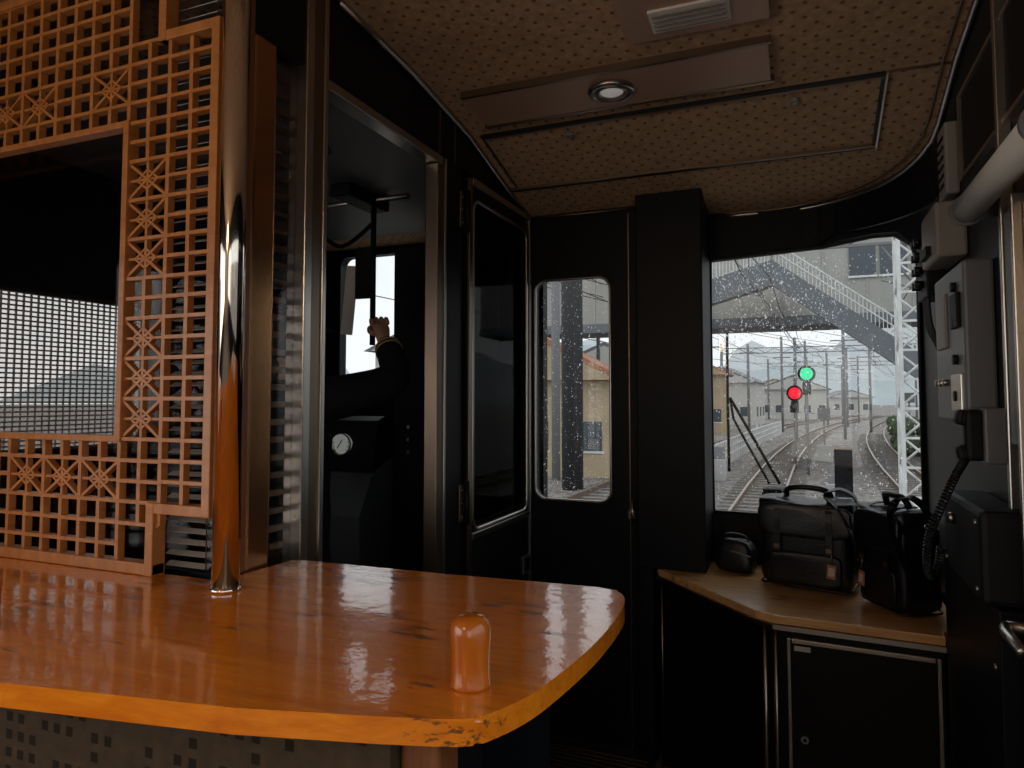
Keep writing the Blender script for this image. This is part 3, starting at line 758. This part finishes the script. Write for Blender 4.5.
def hand(tag,w,fwd,side,curl):
    w=Vector(w); f=Vector(fwd).normalized(); s=Vector(side); s=(s-f*s.dot(f)).normalized(); n=f.cross(s)
    n=n*curl
    me=[w-f*.03,w,w+f*.04,w+f*.075]
    skin('palm_'+tag,me,[(0,1),(1,2),(2,3)],[(.028,.024),(.030,.024),(.044,.024),(.044,.020)],M['skin'],2,0)
    for i,(o,L) in enumerate(((-.031,.072),(-.0105,.080),(.0105,.075),(.030,.060))):
        p0=w+f*.072+s*o; p1=p0+f*L*.36+n*.010; p2=p1+f*L*.10+n*L*.34; p3=p2-f*L*.16+n*L*.20
        skin('finger_%s_%d'%(tag,i+1),[p0-f*.014,p0,p1,p2,p3],[(0,1),(1,2),(2,3),(3,4)],[.0105,.0105,.0098,.009,.0075],M['skin'],2,0)
    p0=w+f*.025-s*.024; p1=p0-s*.022+f*.022+n*.014; p2=p1+s*.002+f*.024+n*.020; p3=p2+s*.014+f*.012+n*.012
    skin('thumb_'+tag,[p0,p1,p2,p3],[(0,1),(1,2),(2,3)],[.014,.0125,.011,.009],M['skin'],2,0)
hand('right',(-1.590,2.462,1.800),(-.32,.14,.93),(.75,.62,.25),1)
hand('left',(-1.97,2.475,1.233),(-.05,.95,.05),(1,0,0),-1)

# ------------------------------------------------------------------ wiper and rain
b=MB(); Yw=3.385
b.tube([(-.312,Yw,1.86),(-.314,Yw,1.53),(-.312,Yw,1.22)],.0065,M['rubber'],6)
b.tube([(-.305,Yw+.01,1.56),(-.095,Yw+.02,1.17)],.007,M['rubber'],6); b.tube([(-.29,Yw+.01,1.46),(-.14,Yw+.02,1.17)],.006,M['rubber'],6)
b.tube([(-.305,Yw+.01,1.56),(-.29,Yw+.01,1.46)],.006,M['rubber'],6); b.box(-.17,-.06,3.36,Yw+.04,1.08,1.15,M['blackm'],.006)
b.done('windscreen_wiper')
b=MB()
def drops(n,x0,x1,y,z0,z1,rmin,rmax):
    for i in range(n):
        x=random.uniform(x0,x1); z=random.uniform(z0,z1); r=random.uniform(rmin,rmax)*(random.random()**2+.35)
        rr=bmesh.ops.create_icosphere(b.bm,subdivisions=1,radius=r,matrix=Matrix.Translation((x,y,z))@Matrix.Diagonal((1,.4,1+random.random()*.8,1)))
drops(2600,-.36,.44,3.343,1.06,2.18,.0012,.0030); drops(2600,-.36,.20,3.343,1.62,2.18,.0012,.0028); drops(1100,-1.14,-.82,3.145,1.11,2.1,.0012,.0027)
b._fin(list(b.bm.verts),M['drop']); b.done('raindrops')

# ------------------------------------------------------------------ exterior
GZ=-1.1
bal,nt,bs=newmat('railway_ballast'); N=nt.nodes.new; L=nt.links.new
tc=N('ShaderNodeTexCoord'); vo=N('ShaderNodeTexVoronoi'); vo.inputs['Scale'].default_value=9; L(tc.outputs['Object'],vo.inputs['Vector'])
no=N('ShaderNodeTexNoise'); no.inputs['Scale'].default_value=.5; no.inputs['Detail'].default_value=6; L(tc.outputs['Object'],no.inputs['Vector'])
r=N('ShaderNodeValToRGB'); r.color_ramp.elements[0].color=(.10,.085,.08,1); r.color_ramp.elements[1].color=(.36,.33,.31,1)
mxx=N('ShaderNodeMath'); mxx.operation='ADD'; sc=N('ShaderNodeSeparateColor'); L(vo.outputs['Color'],sc.inputs[0]); L(sc.outputs[0],mxx.inputs[0])
n2=N('ShaderNodeMath'); n2.operation='MULTIPLY_ADD'; n2.inputs[1].default_value=.8; n2.inputs[2].default_value=-.4; L(no.outputs['Fac'],n2.inputs[0]); L(n2.outputs[0],mxx.inputs[1])
L(mxx.outputs[0],r.inputs[0]); L(r.outputs[0],bs.inputs['Base Color']); bs.inputs['Roughness'].default_value=.9
M['ballast']=bal
M['rail']=pmat('rail_steel',(.45,.38,.34),.35,.7); M['rust']=pmat('rail_rust',(.16,.10,.075),.8)
M['sleeper']=pmat('sleeper',(.22,.20,.185),.9,var=.3); M['conc']=pmat('concrete',(.42,.42,.41),.9,var=.15,vscale=1)
M['bluegrey']=pmat('bluegrey_steel',(.17,.19,.21),.7); M['cream']=pmat('cream_wall',(.50,.40,.26),.85,var=.1,vscale=1)
M['cladding']=pmat('bridge_cladding',(.40,.40,.375),.8,var=.08,vscale=.6)
M['orangeroof']=pmat('orange_roof',(.46,.22,.13),.8,var=.2,vscale=4); M['greyroof']=pmat('grey_roof',(.17,.17,.19),.7,var=.15,vscale=3)
M['whitewall']=pmat('white_wall',(.55,.54,.52),.85); M['wglass']=pmat('house_window',(.07,.09,.11),.2)
M['green']=pmat('foliage',(.07,.10,.05),.9,var=.5,vscale=5)
M['hill']=pmat('misty_hill',(.40,.45,.47),1,var=.06,vscale=.02); M['hill2']=pmat('misty_far_hill',(.54,.58,.60),1)  # distance haze is put into the pale hill colours
M['polec']=pmat('pole_grey',(.22,.22,.23),.8); M['poled']=pmat('pole_dark',(.035,.036,.04),.7); M['wire']=pmat('wire_dark',(.06,.06,.06),.6)
b=MB(); b.box(-400,400,-60,900,GZ-.2,GZ,M['ballast']); b.done('ground')
def tx(x0,y): return x0+ .0011*max(0,y-15)**2
def track(x0,yend=130):
    b=MB(); y=3.8
    while y<60:
        b.box(tx(x0,y)-1.0,tx(x0,y)+1.0,y,y+.22,GZ,GZ+.05,M['sleeper']); y+=.65
    for s_ in (-.533,.533):
        P=[(tx(x0,y)+s_,y) for y in [3.8]+list(range(10,yend,6))]
        for (xa,ya),(xb,yb) in zip(P,P[1:]):
            d=Vector((xb-xa,yb-ya,0)); a=math.atan2(d.y,d.x)
            b.obox(((xa+xb)/2,(ya+yb)/2,GZ+.11),(d.length,.045,.12),(0,0,a),M['rust']); b.obox(((xa+xb)/2,(ya+yb)/2,GZ+.178),(d.length,.06,.02),(0,0,a),M['rail'])
    b.done('railway_track')
for x0 in (-1.0,3.0,6.8,-5.0): track(x0)
def signal(x,y,z,colr,name):
    b=MB(); em=pmat(name+'_lens',(0,0,0),.4,emit=colr,estr=1.6)
    b.cyl((x,y+.12,GZ),(x,y+.12,z+.6),.05,M['polec'],10)
    b.cyl((x,y,z),(x,y+.10,z),.30,M['blackm'],24); b.sph((x,y,z),.22,em,(1,.4,1),18)
    b.box(x-.14,x+.14,y+.02,y+.12,z-.75,z-.25,M['blackm'],.03); b.cyl((x,y-.02,z-.5),(x,y+.05,z-.5),.09,M['wglass'],14)
    n=10
    for k in range(n+1):
        a=math.pi*k/n; b.obox((x+math.cos(a)*.24,y-.1,z+math.sin(a)*.24),(.07,.22,.01),(0,-a+math.pi/2,0),M['blackm'])
    for k in range(6): b.box(x+.06,x+.25,y+.10,y+.13,GZ+.4+k*.35,GZ+.43+k*.35,M['polec'])
    b.done('railway_signal')
signal(.20,27,2.47,(.0,.55,.24),'green'); signal(-.22,29,1.80,(.95,.01,.03),'red')
b=MB()
for x,y,h in ((.9,33,2.3),(-2.6,24,1.1),(5.0,40,3.0),(.8,18,.9)):
    b.cyl((x,y,GZ),(x,y,GZ+h),.04,M['polec'],8); b.box(x-.25,x+.25,y-.06,y+.06,GZ+h-.5,GZ+h,M['polec'],.02); b.box(x-.3,x+.3,y-.2,y+.2,GZ,GZ+.7,M['conc'],.02)
b.done('trackside_equipment')
root=empty('footbridge')
b=MB(); y0,y1=27.5,30
def flight(xa,za,xb,zb_,t,m,ya,yb):
    b.prism([(xa,za),(xb,zb_),(xb,zb_-t),(xa,za-t)],ya,yb,m,'Y')
flight(-.9,6.75,6.5,1.1,.95,M['bluegrey'],y0,y0+.25); flight(-.9,6.55,6.5,.9,.35,M['bluegrey'],y1-.25,y1); flight(-.9,6.2,6.5,.55,.12,M['conc'],y0+.26,y1-.26)
flight(-.9,7.5,6.5,1.85,.06,M['white'],y0,y0+.1); flight(-.9,7.15,6.5,1.5,.05,M['white'],y0,y0+.1)
flight(-.9,6.75,-5.5,5.5,.95,M['bluegrey'],y0,y0+.25); flight(-.9,7.5,-5.5,6.3,.06,M['white'],y0,y0+.1); flight(-.9,6.2,-5.5,5.0,.12,M['conc'],y0+.26,y1)
for i in range(60):
    x=-.9+i*.125; z=6.72-(x+.9)*.764; b.box(x-.012,x+.012,y0+.02,y0+.05,z,z+.78,M['white'])
    if i<37:
        x=-.9-i*.125; z=6.72+(x+.9)*.271; b.box(x-.012,x+.012,y0+.02,y0+.05,z,z+.75,M['white'])
b.done('stairs',root)
b=MB(); b.box(-14,-.4,31,33.5,5.0,7.6,M['cladding']); b.box(-14,-.41,30.98,33.52,7.6,7.9,M['conc']); b.box(-.4,12,31,33.5,5.0,10.5,M['cladding']); b.box(-14,12,30.9,33.6,4.6,5.0,M['bluegrey'])
for i in range(16): 
    x=-13.5+i*1.6; b.box(x,x+.06,30.95,31,5.0,7.6,M['conc'])
for x in (1.9,3.0): b.box(x,x+.95,30.93,30.99,6.5,7.7,M['wglass']); b.box(x-.05,x+1.0,30.90,30.97,6.42,6.5,M['white'])
for x in (-7.5,8): b.box(x-.25,x+.25,31.5,32,GZ,4.6,M['bluegrey']); b.box(x-.25,x+.25,33,33.4,GZ,4.6,M['bluegrey'])
b.done('span',root)
b=MB(); xa,xb,ya,yb=1.60,2.14,13.6,14.1; zz=GZ; k=0
for x in (xa,xb):
    for y in (ya,yb): b.box(x-.03,x+.03,y-.03,y+.03,GZ,7.5,M['white'])
while zz<7.2:
    for s_ in (0,1):
        p,q=((xa,xb) if (k+s_)%2==0 else (xb,xa))
        b.tube([(p,ya if s_==0 else yb,zz),(q,ya if s_==0 else yb,zz+.5)],.02,M['white'],4)
        p,q=((ya,yb) if (k+s_)%2==0 else (yb,ya)); xx=xa if s_==0 else xb
        b.tube([(xx,p,zz),(xx,q,zz+.5)],.02,M['white'],4)
    b.box(xa,xb,ya-.02,ya+.02,zz-.02,zz+.02,M['white']); zz+=.5;k+=1
b.done('lattice_mast')
b=MB(); b.cyl((2.25,12.1,GZ),(2.25,12.1,3.6),.05,M['polec']); b.box(1.90,2.25,12.05,12.15,3.38,3.44,M['polec']); b.sph((1.86,11.6,3.28),.09,pmat('lamp_emit',(1,1,1),.5,emit=(.95,1,1),estr=6),(1.6,1,.6)); b.tube([(2.2,12.1,3.42),(1.86,11.6,3.34)],.02,M['polec']); b.done('street_lamp')
for y,xl,xr2 in ((22,-7.5,9.5),(45,-8,12),(70,-7,16),(100,-4,22)):
    b=MB(); 
    for x in (xl,xr2): b.cyl((x,y,GZ),(x,y,7),.14,M['polec'],10)
    for z in (5.9,6.4): b.box(xl,xr2,y-.04,y+.04,z,z+.08,M['polec'])
    n=int((xr2-xl)/.8)
    for i in range(n):
        x=xl+i*.8; b.tube([(x,y,5.95 if i%2 else 6.4),(x+.8,y,6.4 if i%2 else 5.95)],.025,M['polec'],4)
    for x0 in (-1,3,6.8): b.tube([(tx(x0,y)-.9,y,5.9),(tx(x0,y),y,4.6)],.03,M['polec'],5); b.tube([(tx(x0,y)-.9,y,4.9),(tx(x0,y),y,4.6)],.025,M['polec'],5)
    b.done('catenary_portal')
b=MB()
for x0 in (-1,3,6.8,-5):
    for z,r_ in ((4.3,.014),(5.2,.016)):
        b.tube([(tx(x0,y)+(.15 if (y//22)%2 else -.15),y,z-(.25 if z>5 and (y%22)>5 and (y%22)<17 else 0)) for y in range(4,120,6)],r_,M['wire'],4)
    for y in range(6,90,5): b.tube([(tx(x0,y),y,4.3),(tx(x0,y),y,5.0)],.006,M['wire'],4)
for k,(xa,xb,z0_,z1_) in enumerate(((-12,4,6.5,6.8),(-11,6,6.0,6.2),(-10,-3,7.6,5.8),(-14,-2,5.2,5.0),(-13,9,7.2,6.6))):
    b.tube([(xa+(xb-xa)*t/8,18+t*7,z0_+(z1_-z0_)*t/8-.5*math.sin(math.pi*t/8)) for t in range(9)],.018,M['wire'],4)
b.done('overhead_wires')
b=MB()
for i in range(9):
    x=-16+i*3.3+random.uniform(-.6,.6); y=34+i*7; 
    b.cyl((x*.6,y,GZ),(x*.6,y,random.uniform(5,8)),.10,M['polec'],8); b.box(x*.6-.7,x*.6+.7,y-.04,y+.04,5.0,5.08,M['polec'])
for x,y,h in ((1.2,52,6.5),(2.6,64,6),(4.5,58,7),(-1.5,48,5.5),(.2,75,6.5),(6,80,7)):
    b.cyl((tx(x,y)-x*.0,y,GZ),(tx(x,y),y,h),.10,M['polec'],8); b.box(tx(x,y)-.8,tx(x,y)+.8,y-.04,y+.04,h-1,h-.92,M['polec'])
b.cyl((-6.30,20,GZ),(-6.30,20,9),.32,M['poled'],16); b.box(-7.0,-5.6,19.95,20.05,6.0,6.12,M['poled'])
b.done('utility_poles')
def house(cx,cy,w,d,h,rh_,wall,roof,yaw=0,name='house'):
    b=MB()
    b.box(-w/2,w/2,-d/2,d/2,0,h,wall)
    b.prism([(-w/2-.4,h+.01),(w/2+.4,h+.01),(0,h+rh_)],-d/2-.4,d/2+.4,roof,'Y')
    b.prism([(-w/2,h+.02),(w/2,h+.02),(0,h+rh_*.85)],-d/2-.43,-d/2-.405,wall,'Y')
    nx=max(2,int(w/1.8))
    for fl in range(max(1,int(h/2.4))):
        for i in range(nx):
            x=-w/2+w*(i+.5)/nx; z=.9+fl*2.4
            b.box(x-.4,x+.4,-d/2-.03,-d/2+.01,z,z+1.0,M['wglass']); b.box(x-.46,x+.46,-d/2-.05,-d/2+.01,z-.08,z-.005,M['white'])
            b.box(w/2-.01,w/2+.03,-d/2+d*(i+.5)/nx-.4,-d/2+d*(i+.5)/nx+.4,z,z+1.0,M['wglass'])
    o=b.done(name); o.location=(cx,cy,GZ); o.rotation_euler=(0,0,yaw)
house(-8.9,26,5.6,6,3.3,1.7,M['cream'],M['orangeroof'],.12); house(-15.5,30,5,6,4.8,1.4,M['whitewall'],M['greyroof'],.1); house(-11.5,44,6,6,4.6,1.5,M['whitewall'],M['greyroof'],.2)
house(-8.5,60,6,6,4.6,1.6,M['cream'],M['orangeroof'],.1); house(-20,50,8,7,5,2,M['cream'],M['greyroof']); house(-7.5,80,7,6,4.4,1.8,M['whitewall'],M['greyroof'],-.1); house(-1,105,9,6,4,2,M['whitewall'],M['greyroof'])
house(-28,60,9,8,5,2,M['whitewall'],M['orangeroof']); house(20,75,8,8,5,2,M['whitewall'],M['greyroof']); house(32,110,9,8,5,2,M['cream'],M['greyroof'])
house(7,135,7,6,3.0,1.3,M['whitewall'],M['greyroof'],.3); house(-4.5,125,8,6,4.5,1.6,M['cream'],M['greyroof'],.2); house(-16,90,9,7,6,1.6,M['whitewall'],M['orangeroof'],.2)
b=MB()
for i in range(60):
    y=16+i*.7; x=-3.0+ .0011*max(0,y-15)**2*.8; b.box(x-.03,x+.03,y-.03,y+.03,GZ,GZ+1.05,M['white'])
for z in (.4,.7,1.0):
    b.tube([(-3.0+.0011*max(0,y-15)**2*.8,y,GZ+z) for y in range(16,60,4)],.03,M['white'],5)
b.done('white_fence')
b=MB()
for i in range(120):
    b.sph((random.uniform(4.6,5.4),random.uniform(34,46),GZ+random.uniform(.1,1.5)),random.uniform(.15,.4),M['green'],seg=8)
b.done('trackside_shrubs')
b=MB()
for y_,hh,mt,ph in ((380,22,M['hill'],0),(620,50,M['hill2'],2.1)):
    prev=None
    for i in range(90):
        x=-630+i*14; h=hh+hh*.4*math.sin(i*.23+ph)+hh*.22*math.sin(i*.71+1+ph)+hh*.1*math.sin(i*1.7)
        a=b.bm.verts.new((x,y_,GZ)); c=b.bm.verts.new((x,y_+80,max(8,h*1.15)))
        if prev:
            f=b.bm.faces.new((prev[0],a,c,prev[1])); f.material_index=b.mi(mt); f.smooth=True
        prev=(a,c)
b.done('distant_hills')

# ------------------------------------------------------------------ world & lamps
w=D.worlds.new('World'); C.scene.world=w; w.use_nodes=True; nt=w.node_tree; bg=nt.nodes['Background']
tc=nt.nodes.new('ShaderNodeTexCoord'); no=nt.nodes.new('ShaderNodeTexNoise'); no.inputs['Scale'].default_value=2.5; no.inputs['Detail'].default_value=5
r=nt.nodes.new('ShaderNodeValToRGB'); r.color_ramp.elements[0].position=.3; r.color_ramp.elements[1].position=.7
r.color_ramp.elements[0].color=(.66,.70,.72,1); r.color_ramp.elements[1].color=(.86,.88,.89,1)
nt.links.new(tc.outputs['Generated'],no.inputs['Vector']); nt.links.new(no.outputs['Fac'],r.inputs[0]); nt.links.new(r.outputs[0],bg.inputs[0]); bg.inputs[1].default_value=1.35
def area(name,loc,direction,sx,sy,power,col):
    l=D.lights.new(name,'AREA'); l.shape='RECTANGLE'; l.size=sx; l.size_y=sy; l.energy=power; l.color=col
    o=D.objects.new(name,l); COL.objects.link(o); o.location=loc; o.rotation_euler=Vector(direction).to_track_quat('-Z','Y').to_euler()
area('added_saloon_fill',(XL+.12,-1.4,1.45),(1,.25,.10),2.6,1.2,21,(1,.95,.87))  # added fill lamp inside the unseen left windows, brightens counter and ceiling
area('added_saloon_fill',(XR-.12,-1.9,1.45),(-1,.5,.15),1.8,1.2,9,(1,.95,.87))  # weaker added fill lamp by the unseen right windows
for x,y in ((-1.0,-2.2),(-1.0,-.9)):  # pendants added out of view behind the camera to brighten the interior
    l=D.lights.new('saloon_fill_point','POINT'); l.energy=9; l.shadow_soft_size=.14; l.color=(1,.76,.50)
    e=empty('added_pendant_lamp'); o=D.objects.new('fill_bulb',l); COL.objects.link(o); o.location=(x,y,2.22); o.parent=e
    b=MB(); b.cyl((x,y,2.5),(x,y,cz(y)),.006,M['steeld']); b.cyl((x,y,2.42),(x,y,2.50),.03,M['steeld'],20,r2=.012); b.tor((x,y,2.42),.15,.006,M['steeld']); b.cyl((x,y,2.40),(x,y,2.43),.15,M['beige'],28,r2=.06); b.done('shade',e)
C.scene.view_settings.view_transform='Standard'
